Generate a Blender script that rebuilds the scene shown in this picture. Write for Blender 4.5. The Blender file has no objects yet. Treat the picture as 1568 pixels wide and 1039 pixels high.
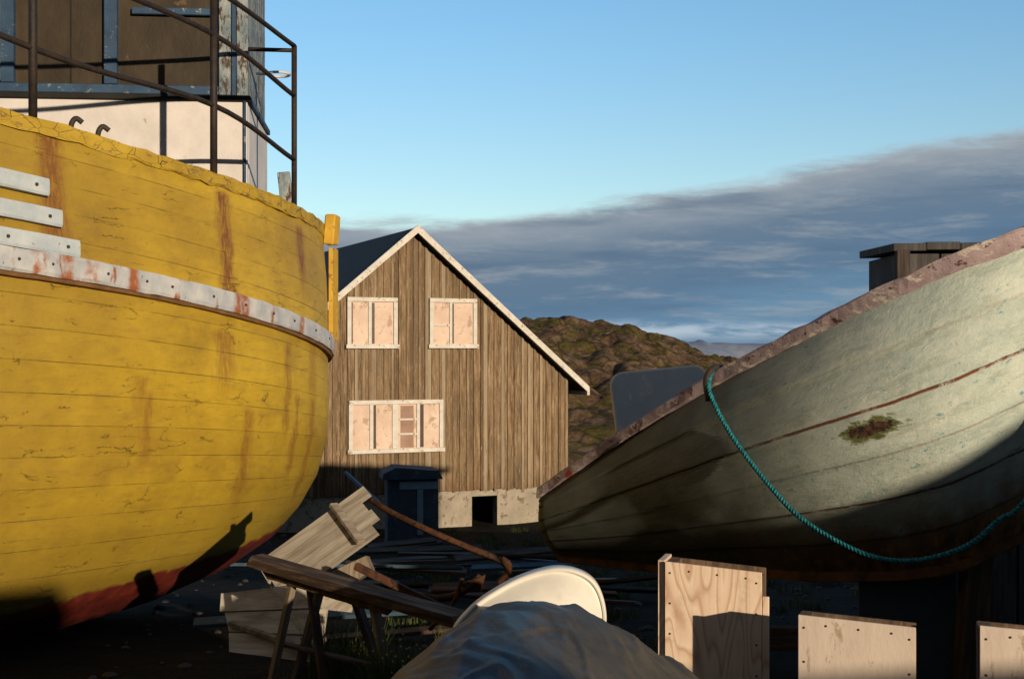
import bpy, bmesh, math, random
import numpy as np
from mathutils import Vector, Matrix, noise, Euler
random.seed(7)
scene=bpy.context.scene
col=scene.collection
R=math.radians
# ---------------------------------------------------------------- materials
class M:
    def __init__(s,name,rough=.8,spec=.3):
        s.m=bpy.data.materials.new(name); s.m.use_nodes=True
        s.nt=s.m.node_tree; s.nt.nodes.clear()
        s.out=s.nt.nodes.new('ShaderNodeOutputMaterial')
        s.b=s.nt.nodes.new('ShaderNodeBsdfPrincipled')
        s.nt.links.new(s.b.outputs[0],s.out.inputs[0])
        s.b.inputs['Roughness'].default_value=rough
        s.b.inputs['Specular IOR Level'].default_value=spec
        s.tc=s.nt.nodes.new('ShaderNodeTexCoord')
        s.obj=s.tc.outputs['Object']
    def put(s,inp,v):
        if isinstance(v,bpy.types.NodeSocket): s.nt.links.new(v,inp)
        elif v is not None:
            if isinstance(v,(tuple,list)) and len(v)==3 and inp.type=='RGBA': v=(*v,1)
            inp.default_value=v
    def map(s,scale=(1,1,1),vec=None,rot=(0,0,0),loc=(0,0,0)):
        n=s.nt.nodes.new('ShaderNodeMapping')
        s.put(n.inputs[0],vec or s.obj); n.inputs['Scale'].default_value=scale
        n.inputs['Rotation'].default_value=rot; n.inputs['Location'].default_value=loc
        return n.outputs[0]
    def noise(s,vec=None,scale=5,detail=6,rough=.6,dist=0):
        n=s.nt.nodes.new('ShaderNodeTexNoise'); s.put(n.inputs['Vector'],vec or s.obj)
        n.inputs['Scale'].default_value=scale;n.inputs['Detail'].default_value=detail
        n.inputs['Roughness'].default_value=rough;n.inputs['Distortion'].default_value=dist
        return n.outputs['Fac']
    def voro(s,vec=None,scale=5,feature='F1'):
        n=s.nt.nodes.new('ShaderNodeTexVoronoi'); s.put(n.inputs['Vector'],vec or s.obj)
        n.feature=feature; n.inputs['Scale'].default_value=scale
        return n.outputs['Distance']
    def attr(s,name,out='Fac'):
        n=s.nt.nodes.new('ShaderNodeAttribute'); n.attribute_name=name; return n.outputs[out]
    def math(s,op,a,b=None,c=None):
        n=s.nt.nodes.new('ShaderNodeMath'); n.operation=op
        s.put(n.inputs[0],a); s.put(n.inputs[1],b)
        if c is not None: s.put(n.inputs[2],c)
        return n.outputs[0]
    def step(s,v,lo,hi,a=0.,b=1.):
        n=s.nt.nodes.new('ShaderNodeMapRange'); n.interpolation_type='SMOOTHSTEP'
        s.put(n.inputs[0],v); n.inputs[1].default_value=lo;n.inputs[2].default_value=hi
        n.inputs[3].default_value=a;n.inputs[4].default_value=b
        if lo>hi:
            n.inputs[1].default_value=hi;n.inputs[2].default_value=lo
            n.inputs[3].default_value=b;n.inputs[4].default_value=a
        return n.outputs[0]
    def xyz(s,vec=None):
        n=s.nt.nodes.new('ShaderNodeSeparateXYZ'); s.put(n.inputs[0],vec or s.obj); return n.outputs
    def comb(s,x,y,z):
        n=s.nt.nodes.new('ShaderNodeCombineXYZ')
        for i,v in enumerate((x,y,z)): s.put(n.inputs[i],v)
        return n.outputs[0]
    def ramp(s,f,stops):
        n=s.nt.nodes.new('ShaderNodeValToRGB'); s.put(n.inputs[0],f)
        e=n.color_ramp.elements
        while len(e)<len(stops): e.new(.5)
        for i,(p,c) in enumerate(stops): e[i].position=p; e[i].color=(*c,1)
        return n.outputs[0]
    def mix(s,f,a,b,bt='MIX'):
        n=s.nt.nodes.new('ShaderNodeMix'); n.data_type='RGBA'; n.blend_type=bt
        s.put(n.inputs[0],f); s.put(n.inputs[6],a); s.put(n.inputs[7],b)
        return n.outputs[2]
    def bump(s,h,strength=.3,dist=.01):
        n=s.nt.nodes.new('ShaderNodeBump'); s.put(n.inputs['Height'],h)
        n.inputs['Strength'].default_value=strength;n.inputs['Distance'].default_value=dist
        s.nt.links.new(n.outputs[0],s.b.inputs['Normal'])
    def col(s,c): s.put(s.b.inputs['Base Color'],c); return s.m
def weathered(name,c1,c2,scale=4,stretch=(1,1,1),c3=None,thr=.62,rough=.8,bump=.3,bd=.01,spec=.3,metal=0):
    m=M(name,rough,spec); v=m.map(stretch)
    n1=m.noise(v,scale,8,.65); c=m.ramp(n1,[(.32,c1),(.68,c2)])
    if c3:
        n2=m.noise(v,scale*2.3,9,.7,.3); c=m.mix(m.step(n2,thr-.02,thr+.03),c,c3)
    m.bump(m.noise(v,scale*6,6,.7),bump,bd)
    m.b.inputs['Metallic'].default_value=metal
    return m.col(c)
def woodmat(name,c1,c2,c3,axis=2,rough=.85,sc=1.,rot=(0,0,0)):
    m=M(name,rough,.2)
    st=[14,14,14]; st[axis]=1.2; v=m.map(tuple(a*sc for a in st),vec=m.map((1,1,1),rot=rot))
    n1=m.noise(v,1.6,8,.65,.4); n2=m.noise(m.map((1,1,1)),3*sc,5,.6)
    c=m.ramp(n1,[(.3,c1),(.5,c2),(.7,c3)])
    c=m.mix(m.step(n2,.5,.72,0,.6),c,c1)
    m.bump(n1,.7,.008)
    return m.col(c)
# ---------------------------------------------------------------- mesh helpers
def mesh_obj(name,verts,faces,mat=None,smooth=False,attrs=None,parent=None):
    me=bpy.data.meshes.new(name); me.from_pydata([tuple(v) for v in verts],[],faces)
    if attrs:
        for k,a in attrs.items():
            at=me.attributes.new(k,'FLOAT','POINT'); at.data.foreach_set('value',list(map(float,a)))
    me.validate(); me.update()
    if smooth:
        for p in me.polygons: p.use_smooth=True
    o=bpy.data.objects.new(name,me); col.objects.link(o)
    if mat: me.materials.append(mat)
    if parent: o.parent=parent
    return o
def fixn(o):
    bm=bmesh.new(); bm.from_mesh(o.data); bmesh.ops.recalc_face_normals(bm,faces=bm.faces); bm.to_mesh(o.data); bm.free(); return o
def empty(name,loc=(0,0,0),rot=(0,0,0)):
    e=bpy.data.objects.new(name,None); e.location=loc; e.rotation_euler=rot; e.empty_display_size=.2
    col.objects.link(e); return e
def group(name,objs,loc=None):
    if loc is None:
        ps=[o.matrix_basis@Vector(c) for o in objs for c in o.bound_box]
        mn=Vector([min(p[i] for p in ps) for i in range(3)]);mx=Vector([max(p[i] for p in ps) for i in range(3)])
        loc=(mn+mx)/2; loc.z=mn.z
    e=empty(name,loc)
    for o in objs:
        o.parent=e; o.matrix_parent_inverse=Matrix.Translation(-Vector(loc))
    return e
def box(name,c,size,mat,rot=(0,0,0),bevel=.004,parent=None,jit=0,topdrop=0):
    bm=bmesh.new(); bmesh.ops.create_cube(bm,size=1)
    for v in bm.verts:
        v.co=Vector((v.co.x*size[0],v.co.y*size[1],v.co.z*size[2]-(topdrop if v.co.x>0 and v.co.z>0 else 0)))
        if jit: v.co+=Vector([random.uniform(-jit,jit) for _ in range(3)])
    if bevel: bmesh.ops.bevel(bm,geom=bm.edges[:],offset=min(bevel,min(size)*.3),segments=1,affect='EDGES')
    me=bpy.data.meshes.new(name); bm.to_mesh(me); bm.free()
    if mat: me.materials.append(mat)
    o=bpy.data.objects.new(name,me); o.location=c; o.rotation_euler=rot; col.objects.link(o)
    if parent: o.parent=parent
    return o
def beam(name,p1,p2,w,h,mat,roll=0,jit=0):
    p1=Vector(p1);p2=Vector(p2); d=p2-p1
    o=box(name,(p1+p2)/2,(w,h,d.length),mat,bevel=.004,jit=jit)
    q=d.to_track_quat('Z','Y')@Euler((0,0,roll)).to_quaternion()
    o.rotation_mode='QUATERNION'; o.rotation_quaternion=q
    return o
def catmull(pts,n):
    pts=[Vector(p) for p in pts]; P=[2*pts[0]-pts[1]]+pts+[2*pts[-1]-pts[-2]]
    out=[]; seg=len(pts)-1
    for i in range(n+1):
        x=i/n*seg; k=min(int(x),seg-1); t=x-k
        a,b,c,d=P[k:k+4]
        out.append(.5*((2*b)+(c-a)*t+(2*a-5*b+4*c-d)*t*t+(3*b-a-3*c+d)*t**3))
    return out
def tube(name,pts,r,mat,seg=10,n=None,twist=0,lob=0):
    if n: pts=catmull(pts,n)
    pts=[Vector(p) for p in pts]; vs=[];fs=[];at=[]
    up=Vector((0,0,1)); L=0
    t0=(pts[1]-pts[0]).normalized()
    a=t0.cross(up if abs(t0.z)<.9 else Vector((1,0,0))).normalized()
    for i,p in enumerate(pts):
        t=(pts[min(i+1,len(pts)-1)]-pts[max(i-1,0)]).normalized()
        a=(a-t*a.dot(t)).normalized(); b=t.cross(a)
        if i: L+=(p-pts[i-1]).length
        for k in range(seg):
            th=2*math.pi*k/seg; rr=r*(1+lob*math.cos(3*th))if lob else r
            th2=th+twist*L
            vs.append(p+(a*math.cos(th2)+b*math.sin(th2))*rr)
    for i in range(len(pts)-1):
        for k in range(seg):
            fs.append((i*seg+k,i*seg+(k+1)%seg,(i+1)*seg+(k+1)%seg,(i+1)*seg+k))
    fs.append(tuple(range(seg))[::-1]); fs.append(tuple((len(pts)-1)*seg+k for k in range(seg)))
    return fixn(mesh_obj(name,vs,fs,mat,True))
def sweep(name,pts,outs,w,h,mat,ups=None,jit=0,attr=None):
    vs=[];fs=[];at=[]
    for i,p in enumerate(pts):
        o=Vector(outs[i]); u=Vector(ups[i]) if ups else Vector((0,0,1))
        q=[0]
        def jj():
            q[0]+=1; return noise.noise(Vector(p)*7+Vector((q[0]*3.37,0,0)))*jit
        hh=h[i] if isinstance(h,(list,tuple)) else h
        for (a,b) in ((-.02,0),(w*.85,0),(w,-.15*hh),(w,-.85*hh),(w*.85,-hh),(-.02,-hh)):
            vs.append(Vector(p)+o*(a+jj())+u*(b+jj())); at.append(attr[i] if attr else 0)
    for i in range(len(pts)-1):
        for k in range(6):
            fs.append((i*6+k,i*6+(k+1)%6,(i+1)*6+(k+1)%6,(i+1)*6+k))
    fs.append(tuple(range(6))); e=(len(pts)-1)*6; fs.append(tuple(e+k for k in range(6))[::-1])
    return fixn(mesh_obj(name,vs,fs,mat,False,{'hs':at}))
def interp(x,xs,ys): return float(np.interp(x,xs,ys))
def sm(x,a,b):
    t=max(0,min(1,(x-a)/(b-a))); return t*t*(3-2*t)
# ---------------------------------------------------------------- terrain
CX=[-60,-20,-10,-5,0,2,4.1,6.5,7.9,9.7,11.4,16,30,60]
CZ=[-3,-1,1.5,3.2,3.8,3.85,3.45,3.5,2.95,2.2,1.5,.6,-1,-4]
def gz(x,y):
    b=-.085*(min(max(y,5),27)-5)
    k=sm(y,31,72)
    z=b+(interp(x*70/max(y,50),CX,CZ)-b)*k
    if y>74: z-= ((y-74)/40)**1.3*22
    p=Vector((x,y,0))
    z+=noise.fractal(p*.9,1,2,5)*.035*(1-.5*k)
    if k>0:
        rg=1-abs(noise.fractal(p*.16+Vector((3,7,0)),1,2,4))*2
        k2=min(1,k*2.5)
        z+=k*(rg*.4-.25)
        b1=noise.noise(p*.45); b2=noise.noise(p*1.1+Vector((9,0,0)))
        z+=k2*(max(0,b1)**.6*.65-.22)+k2*max(0,b2)**.7*.34-k2*.1+k2*noise.fractal(p*2.2,1,2,3)*.11
    return z
def make_terrain(mat):
    us=np.linspace(-1,1,341); vv=np.linspace(0,1,461)
    X=[4+ (16*u+ 200*np.sign(u)*abs(u)**5) for u in us]
    Y=[-25+ 112*v+ 148*v**9 for v in vv]
    vs=[];fs=[]
    for y in Y:
        for x in X: vs.append((x,y,gz(x,y)))
    n=len(X)
    for j in range(len(Y)-1):
        for i in range(n-1): fs.append((j*n+i,j*n+i+1,(j+1)*n+i+1,(j+1)*n+i))
    return mesh_obj('ground_terrain',vs,fs,mat,True)
m=M('terrain',.95,.1)
P=m.xyz(); far=m.step(P[1],27,36)
n2=m.noise(None,3,8,.7); n3=m.noise(None,.55,8,.72,.5)
soil=m.ramp(n2,[(.3,(.007,.006,.005)),(.55,(.020,.017,.013)),(.75,(.045,.039,.031))])
soil=m.mix(m.step(n3,.5,.62),soil,(.012,.014,.006))
rock=m.ramp(m.noise(None,1.6,9,.75),[(.3,(.04,.026,.018)),(.46,(.18,.112,.07)),(.56,(.34,.22,.135)),(.70,(.50,.37,.25))])
moss=m.ramp(m.noise(None,1.8,8,.75),[(.35,(.04,.038,.010)),(.52,(.15,.13,.03)),(.68,(.28,.22,.06))])
hill=m.mix(m.step(n3,.48,.55,0,.9),rock,moss)
cr=m.voro(m.map((1,1,.5),None),.8,'DISTANCE_TO_EDGE'); hill=m.mix(m.step(m.math('ADD',cr,m.math('MULTIPLY',n2,.12)),.13,.07,0,.6),hill,(.04,.026,.018))
m.bump(m.noise(None,2.2,10,.8),1,.6)
make_terrain(m.col(m.mix(far,soil,hill)))
m=M('sea',.25,.5); m.bump(m.noise(m.map((.02,.02,.02)),4,6),.3,.5)
seam=m.col((.03,.06,.09))
mesh_obj('sea',[(-30000,90,-24),(30000,90,-24),(30000,60000,-24),(-30000,60000,-24)],[(0,1,2,3)],seam)
m=M('island_hazed_rock',.95,.1); islm=m.col(m.ramp(m.noise(m.map((.01,.01,.02)),2,6),[(.3,(.14,.20,.31)),(.7,(.24,.26,.33))]))  # distance haze is mixed into the rock colour
def island(name,x0,x1,y,h,sd,pw=.5):
    vs=[];fs=[];n=90;mm=14
    for j in range(mm+1):
        for i in range(n+1):
            a=i/n;b=j/mm*2-1
            hh=h*(math.sin(math.pi*a)**pw)*(1-b*b)*(.95+.10*noise.fractal(Vector((a*5,b*1.3,sd)),1,2,5))
            vs.append((x0+(x1-x0)*a,y+b*150,-26+hh))
    for j in range(mm):
        for i in range(n): fs.append((j*(n+1)+i,j*(n+1)+i+1,(j+1)*(n+1)+i+1,(j+1)*(n+1)+i))
    mesh_obj(name,vs,fs,islm,True)
island('distant_island',270,520,3000,68,3.1,.3)
island('distant_island',450,1500,5000,84,9.1,.3)

# ---------------------------------------------------------------- yellow boat
C0=Vector((-4.95,9.36,0)); AX=Vector((.552,.834,0)); LT=Vector((.834,-.552,0))
HB,HL,HF,PE=2.1,4.72,6.5,2/2.2
FQ=[0,.2,.35,.5,.62,.73,.82,.9,.96,1]; FK=[1.02,1.02,1.0,.965,.91,.83,.71,.52,.28,.05]
def kq(q):
    if q<=1: return .985+.035*q
    return interp(q-1,FQ,FK)
def hull(phi,q,off=0):
    k=kq(q)
    c=math.cos(phi); s_=math.sin(phi)
    L=HL if s_>=0 else HF
    L=L*(1-(1-min(k,1))*.75)
    w=HB*k*math.copysign(abs(c)**PE,c); s=L*math.copysign(abs(s_)**PE,s_)
    zr=3.23-.085*s+(.03*s*s if s<0 else 0); zs=2.315-.07*s-.013*s*s*(1 if s>0 else -.5)
    z=zr+(zs-zr)*q if q<=1 else zs+(q-1)*(-.62-zs)
    p=C0+AX*s+LT*w; p.z=z
    if off:
        nrm=(AX*(s_/HL)+LT*(c/HB)).normalized(); p+=nrm*off
    return p,s
def hnorm(phi): return (AX*(math.sin(phi)/HL)+LT*(math.cos(phi)/HB)).normalized()
def phis(s):
    L=HL if s>=0 else HF
    return math.copysign(math.asin(min(1,(abs(s)/L)**(1/PE))),s)
m=M('yellow_hull_paint',.5,.4)
s=m.attr('hs'); pv=m.attr('pv'); P=m.xyz()
sz=m.comb(s,0.,P[2])
base=m.ramp(m.noise(m.map((1,1,1.6),sz),1.1,9,.74),[(.3,(.25,.155,.018)),(.46,(.42,.275,.018)),(.60,(.52,.35,.024)),(.78,(.60,.44,.07))])
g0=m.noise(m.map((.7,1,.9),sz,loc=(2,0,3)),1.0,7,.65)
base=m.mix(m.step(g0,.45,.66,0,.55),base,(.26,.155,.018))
base=m.mix(m.step(m.math('ADD',s,m.math('MULTIPLY',g0,1.5)),3.0,.2,0,.45),base,(.19,.125,.022))  # left part darkened in the paint colour to stand for weaker light
base=m.mix(m.step(m.math('ADD',m.math('ADD',P[2],m.math('MULTIPLY',s,-.15)),m.math('MULTIPLY',g0,1.6)),1.6,.5,0,.55),base,(.15,.11,.022))  # lower hull darkened in the colour as well, for shade
gr=m.noise(m.map((2,1,9),sz),2.2,8,.75)
base=m.mix(m.step(gr,.48,.70,0,.5),base,(.22,.14,.03))
pid=m.math('FLOOR',pv); wn=m.noise(m.comb(m.math('MULTIPLY',pid,3.7),m.math('MULTIPLY',s,.12),0.),1,1)
base=m.mix(m.step(wn,.4,.62,0,.25),base,(.26,.165,.02))
ln=m.math('ABSOLUTE',m.math('SUBTRACT',m.math('FRACT',pv),.5))
lnm=m.step(m.math('ADD',ln,m.math('MULTIPLY',m.noise(sz,12,4),.02)),.497,.507)
lnk=m.math('MULTIPLY',lnm,m.step(m.noise(sz,1.7,5,.7),.40,.64,.08,.9))
base=m.mix(m.math('MULTIPLY',lnk,.7),base,(.08,.045,.012))
ck=m.voro(m.comb(m.math('ADD',m.math('MULTIPLY',s,.8),m.math('MULTIPLY',m.noise(sz,5,7,.75),.5)),0.,m.math('ADD',m.math('MULTIPLY',P[2],5.2),m.math('MULTIPLY',m.noise(sz,7,7,.75),.6))),1.6,'DISTANCE_TO_EDGE')
ckm=m.math('MULTIPLY',m.step(ck,.009,.002),m.step(m.noise(sz,2.6,6,.7),.52,.62))
base=m.mix(m.math('MULTIPLY',ckm,.6),base,(.10,.055,.012))
nz=m.math('MULTIPLY',m.math('SUBTRACT',m.noise(m.map((3,1,1.5),sz),3,6,.7),.5),.26)
ru=None
for s0,w_,a,q0,q1 in ((.37,.09,.9,-1,4.3),(2.06,.07,1.,.3,5.2),(3.28,.06,.9,.5,3.0),(2.35,.06,.6,9,12.5),(2.95,.05,.6,5.8,10),(3.15,.04,.6,8,12),(3.5,.05,.6,8,13),(1.2,.05,.5,8.6,11),(3.5,.08,.4,5,8),(2.0,.10,.6,6.0,8.2),(1.1,.05,.6,8.1,9)):
    d=m.math('ABSOLUTE',m.math('SUBTRACT',m.math('ADD',s,nz),s0))
    g=m.math('MULTIPLY',m.step(d,w_*1.9,w_*.2,0,a),m.math('MULTIPLY',m.step(pv,q0,q0+.4),m.step(pv,q1+1,q1-.7)))
    ru=g if ru is None else m.math('MAXIMUM',ru,g)
sn=m.noise(m.map((9,1,.9),sz),1.6,7,.7)
ru=m.math('MAXIMUM',ru,m.step(sn,.60,.8,0,.6))
ru=m.math('MULTIPLY',ru,m.step(m.noise(m.map((5,1,1),sz),7,8,.8),.36,.56,.2,1))
base=m.mix(ru,base,m.mix(m.noise(sz,20,4),(.10,.03,.010),(.24,.085,.018)))
sp=m.noise(sz,26,6,.75); base=m.mix(m.step(sp,.65,.70,0,.8),base,(.1,.05,.015))
sc_=m.noise(m.map((1,1,6),sz),7,8,.8); base=m.mix(m.step(sc_,.63,.69,0,.45),base,(.52,.45,.24))
redm=m.step(m.math('ADD',m.math('ADD',P[2],m.math('MULTIPLY',s,-.07)),m.math('MULTIPLY',m.math('SUBTRACT',m.noise(sz,6,5),.5),.12)),-.06,-.10)
red=m.ramp(m.noise(sz,7,6,.7),[(.35,(.07,.010,.008)),(.65,(.19,.028,.016))])
base=m.mix(redm,base,red)
hgt=m.math('SUBTRACT',m.math('MULTIPLY',m.noise(sz,14,9,.8),.5),m.math('MAXIMUM',lnk,ckm))
m.bump(hgt,.8,.015)
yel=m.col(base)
m=M('yellow_rail_paint',.6,.35); n=m.noise(m.map((1,1,2)),7,8,.75,.5)
c=m.mix(m.step(n,.54,.62),m.ramp(m.noise(None,2,6),[(.35,(.34,.22,.02)),(.65,(.48,.325,.032))]),(.22,.135,.05)); ed=m.math('ADD',m.voro(m.map((1,1,2)),6,'DISTANCE_TO_EDGE'),m.math('MULTIPLY',m.noise(None,5,4),.04))
c=m.mix(m.step(ed,.035,.022),c,(.07,.04,.02))
m.bump(n,.7,.015); yrail=m.col(c)
N=160; qs=[i/10 for i in range(0,11)]+[1+i/40 for i in range(1,41)]
vs=[];fs=[];A=[];B_=[]
for q in qs:
    for i in range(N):
        ph=-math.pi+2*math.pi*i/N
        p,s_=hull(ph,q); 
        wob=noise.fractal(Vector((s_*.8,p.z*1.5,ph)),1,2,3)*.016
        p=p+hnorm(ph)*wob
        vs.append(p);A.append(s_);B_.append(q*5 if q<=1 else 5+(q-1)*14)
for j in range(len(qs)-1):
    for i in range(N): fs.append((j*N+i,j*N+(i+1)%N,(j+1)*N+(i+1)%N,(j+1)*N+i))
fs.append(tuple((len(qs)-1)*N+i for i in range(N)))
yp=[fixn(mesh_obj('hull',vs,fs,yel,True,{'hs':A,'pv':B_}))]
vs=[];fs=[]
for k,(q,of) in enumerate(((0,-.08),(.55,-.1))):
    for i in range(N):
        ph=-math.pi+2*math.pi*i/N; p,_=hull(ph,q,of); vs.append(p)
for i in range(N): fs.append((i,(i+1)%N,N+(i+1)%N,N+i))
fs.append(tuple(N+i for i in range(N)))
yp.append(mesh_obj('deck',vs,fs,weathered('deck_wood',(.12,.08,.03),(.25,.17,.06),5)))
def strip(name,s0,s1,q,w,h,mat,off=0,n=60,dz=0,jit=0,ph=None):
    a,b=(phis(s0),phis(s1)) if ph is None else ph; pts=[];outs=[];at=[]
    for i in range(n+1):
        f=a+(b-a)*i/n; p,ss=hull(f,q,off); p.z+=dz; pts.append(p); outs.append(hnorm(f)); at.append(ss)
    return sweep(name,pts,outs,w,h,mat,jit=jit,attr=at)
m=M('white_strake_paint',.6,.3); s=m.attr('hs'); n=m.noise(m.map((6,6,2)),1.2,7,.7)
c=m.ramp(m.noise(None,6,6),[(.35,(.34,.37,.42)),(.65,(.51,.52,.53))])
c=m.mix(m.step(n,.56,.65),c,(.28,.10,.04)); c=m.mix(m.step(m.noise(None,17,6,.7),.64,.69),c,(.06,.05,.045))
d=None
for s0 in (.2,.42,.62,.98,2.1,2.2,3.1): 
    g=m.step(m.math('ABSOLUTE',m.math('SUBTRACT',m.math('ADD',s,m.math('MULTIPLY',m.noise(None,14,3),.06)),s0+.03)),.07,.02)
    d=g if d is None else m.math('MAXIMUM',d,g)
c=m.mix(m.math('MULTIPLY',d,m.step(m.noise(None,8,6),.35,.6)),c,(.30,.10,.035))
m.bump(n,.5,.01); wst=m.col(c)
yp.append(strip('rubbing_strake',0,0,1.0,.055,.15,wst,ph=(-1.2,2.2),n=160,dz=.07,jit=.008))
yp.append(strip('rubbing_strake_shadow_lip',0,0,1.0,.035,.03,weathered('strake_shadow',(.1,.05,.02),(.2,.1,.04),9),ph=(-1.2,2.2),n=160,dz=-.08,jit=.004))  # dark brown strip added as the shadow line below the strake
yp.append(strip('rail_cap',0,0,0,.02,.10,yrail,ph=(-3.1,3.1),n=300,dz=.03,jit=.020))
slat=weathered('slat_paint',(.34,.41,.48),(.48,.54,.58),7,c3=(.25,.18,.12),thr=.66)
boltm=weathered('dark_iron',(.02,.018,.016),(.05,.035,.025),20,rough=.6)
for k,(s1,z) in enumerate(((.31,2.86),(.40,2.67),(.53,2.49))):
    zr=3.22; q=(zr-z)/(.92)
    yp.append(strip('fender_slat_%d'%(k+1),-3,s1,q,.045,.112,slat,n=30,off=.012,jit=.003))
    for ds in (.1,.55,1.0):
        p,_=hull(phis(s1-ds),q,.058); p.z-=.056
        yp.append(box('slat_bolt_%d_%d'%(k+1,int(ds*10)),p,(.022,.022,.022),boltm,bevel=.006))
for s0 in (.05,.3,.75,1.1,1.35,1.8,2.2,2.6,2.95,3.4,3.8):
    p,_=hull(phis(s0),1,.056); yp.append(box('strake_bolt_%d'%int(s0*100),p,(.02,.02,.02),boltm,bevel=.006))
# wheelhouse
WX=Vector((1,.087,0)).normalized(); WY=Vector((-.087,1,0)).normalized()
WO=Vector((-2.29,11.3,0)); wr=math.atan2(.087,1)
def W(a,b,z): p=WO+WX*a+WY*b; return Vector((p.x,p.y,z))
whw=weathered('wheelhouse_white',(.52,.50,.50),(.66,.63,.62),3,c3=(.38,.29,.22),thr=.66,rough=.6)
blu=weathered('blue_trim',(.018,.045,.095),(.035,.08,.15),6,c3=(.22,.25,.26),thr=.62,rough=.6)
peel=weathered('peeling_paint',(.06,.12,.17),(.42,.44,.43),9,(1,1,.35),c3=(.07,.045,.03),thr=.53,rough=.7,bump=.8)
brn=weathered('window_board',(.020,.015,.010),(.055,.040,.024),2,(1,1,.6),c3=(.10,.068,.04),thr=.64,rough=.45)
dk=weathered('dark_interior',(.008,.008,.008),(.02,.018,.015),3)
def wb(name,a0,a1,b0,b1,z0,z1,mat,bev=.006):
    return box(name,W((a0+a1)/2,(b0+b1)/2,(z0+z1)/2),(a1-a0,b1-b0,z1-z0),mat,rot=(0,0,wr),bevel=bev)
ZT=5.7
yp+= [wb('wheelhouse_wall_front',-3.4,0,0,.1,2.5,3.9,whw), wb('wheelhouse_wall_side',-.1,.003,.102,1.7,2.5,3.9,whw),
 wb('wheelhouse_wall_back',-3.4,-.102,1.6,1.7,2.5,ZT,whw),wb('wheelhouse_wall_left',-3.4,-3.3,.102,1.59,2.5,ZT,whw),
 wb('window_sill',-3.42,.03,-.03,.12,3.9,3.95,dk), wb('window_sill_side',-.09,.03,.121,1.72,3.9,3.95,blu),
 wb('window_panes',-3.3,-.22,.05,.07,3.95,ZT,brn),
 wb('side_board',-.06,-.01,.12,1.6,3.95,ZT,peel),
 wb('wheelhouse_roof',-3.6,.2,-.2,1.9,ZT,ZT+.12,whw),
 wb('corner_post',-.09,.006,-.012,.1,3.952,ZT-.002,peel), wb('corner_post_mid',-.135,-.095,-.005,.09,3.952,ZT-.002,blu), wb('corner_post_inner',-.24,-.14,-.02,.08,3.953,ZT-.002,peel),
 wb('bottom_rail',-3.3,-.245,-.015,.06,3.952,4.03,blu)]
for a in (-3.1,-2.02,-1.16): yp.append(wb('window_post_%d'%int(-a*10),a-.05,a+.06,-.022,.06,4.031,ZT-.003,blu))
for k,a in enumerate((-2.85,-2.4,-1.8,-1.5)): yp.append(wb('pane_joint_%d'%k,a-.006,a+.006,.044,.0495,4.031,ZT-.004,dk,0))
yp.append(wb('window_batten',-.98,-.3,-.004,.045,4.64,4.70,blu))
yp.append(wb('dark_window',-3.04,-2.1,.0,.045,4.1,5.3,dk))
yp.append(wb('white_edge',-2.09,-2.075,-.004,.045,4.05,5.3,slat))
yp.append(tube('wall_trim_pipe',[W(-.02,-.02,2.9),W(-.02,-.02,3.9)],.012,blu))
pts=[Vector((-2.1+.1*math.cos(t),11.75+.1*math.sin(t),4.235)) for t in np.linspace(0,2*math.pi,25)]
yp.append(tube('ring_bracket',pts,.012,whw)); yp.append(tube('ring_arm',[(-2.3,11.75,4.24),(-2.19,11.75,4.235)],.012,whw))
pip=weathered('railing_iron',(.012,.012,.013),(.04,.025,.018),14,c3=(.12,.04,.015),thr=.66,rough=.6)
def rp(s,h,off=-.04):
    p,_=hull(phis(s),0,off); return Vector((p.x,p.y,p.z+h))
SS=(-2.2,.28,2.03,3.32)
for k,s0 in enumerate(SS):
    yp.append(tube('rail_post_%d'%k,[rp(s0,-.15),rp(s0,1.42)],.028 if k<3 else .024,pip))
for nm,hs in (('top_rail',(1.55,1.5,1.45,1.42)),('mid_rail',(1.2,1.1,1.1,.99)),('low_rail',(.62,.49,.56,.44))):
    yp.append(tube(nm,[rp(a,b) for a,b in zip(SS,hs)],.021,pip,n=24))
yp.append(tube('cross_rail',[rp(SS[-1],1.38),rp(SS[-1],1.42)+Vector((-.62,.1,0))],.018,pip))
for s0 in (.55,.78):
    p=rp(s0,.03,0)
    yp.append(tube('cleat_%d'%int(s0*100),[p,p+Vector((.01,0,.04)),p+Vector((.03,.02,.07)),p+Vector((.065,.04,.045))],.018,boltm,n=10))
yh=weathered('yellow_board',(.46,.27,.03),(.60,.38,.05),5,c3=(.28,.14,.03),thr=.58)
yp.append(box('rudder_head',(-1.675,12.25,2.28),(.04,.22,.86),yh,rot=(0,.0,R(-6))))
yp.append(box('rudder_cap',(-1.68,12.2,2.88),(.10,.16,.28),yh,rot=(0,R(5),R(-12)),bevel=.012,jit=.006))
yp.append(box('bollard_board',(-2.02,11.7,3.1),(.11,.05,.5),peel,rot=(0,R(-6),0)))
group('yellow_wooden_boat',yp,(-5,8,-.6))

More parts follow.
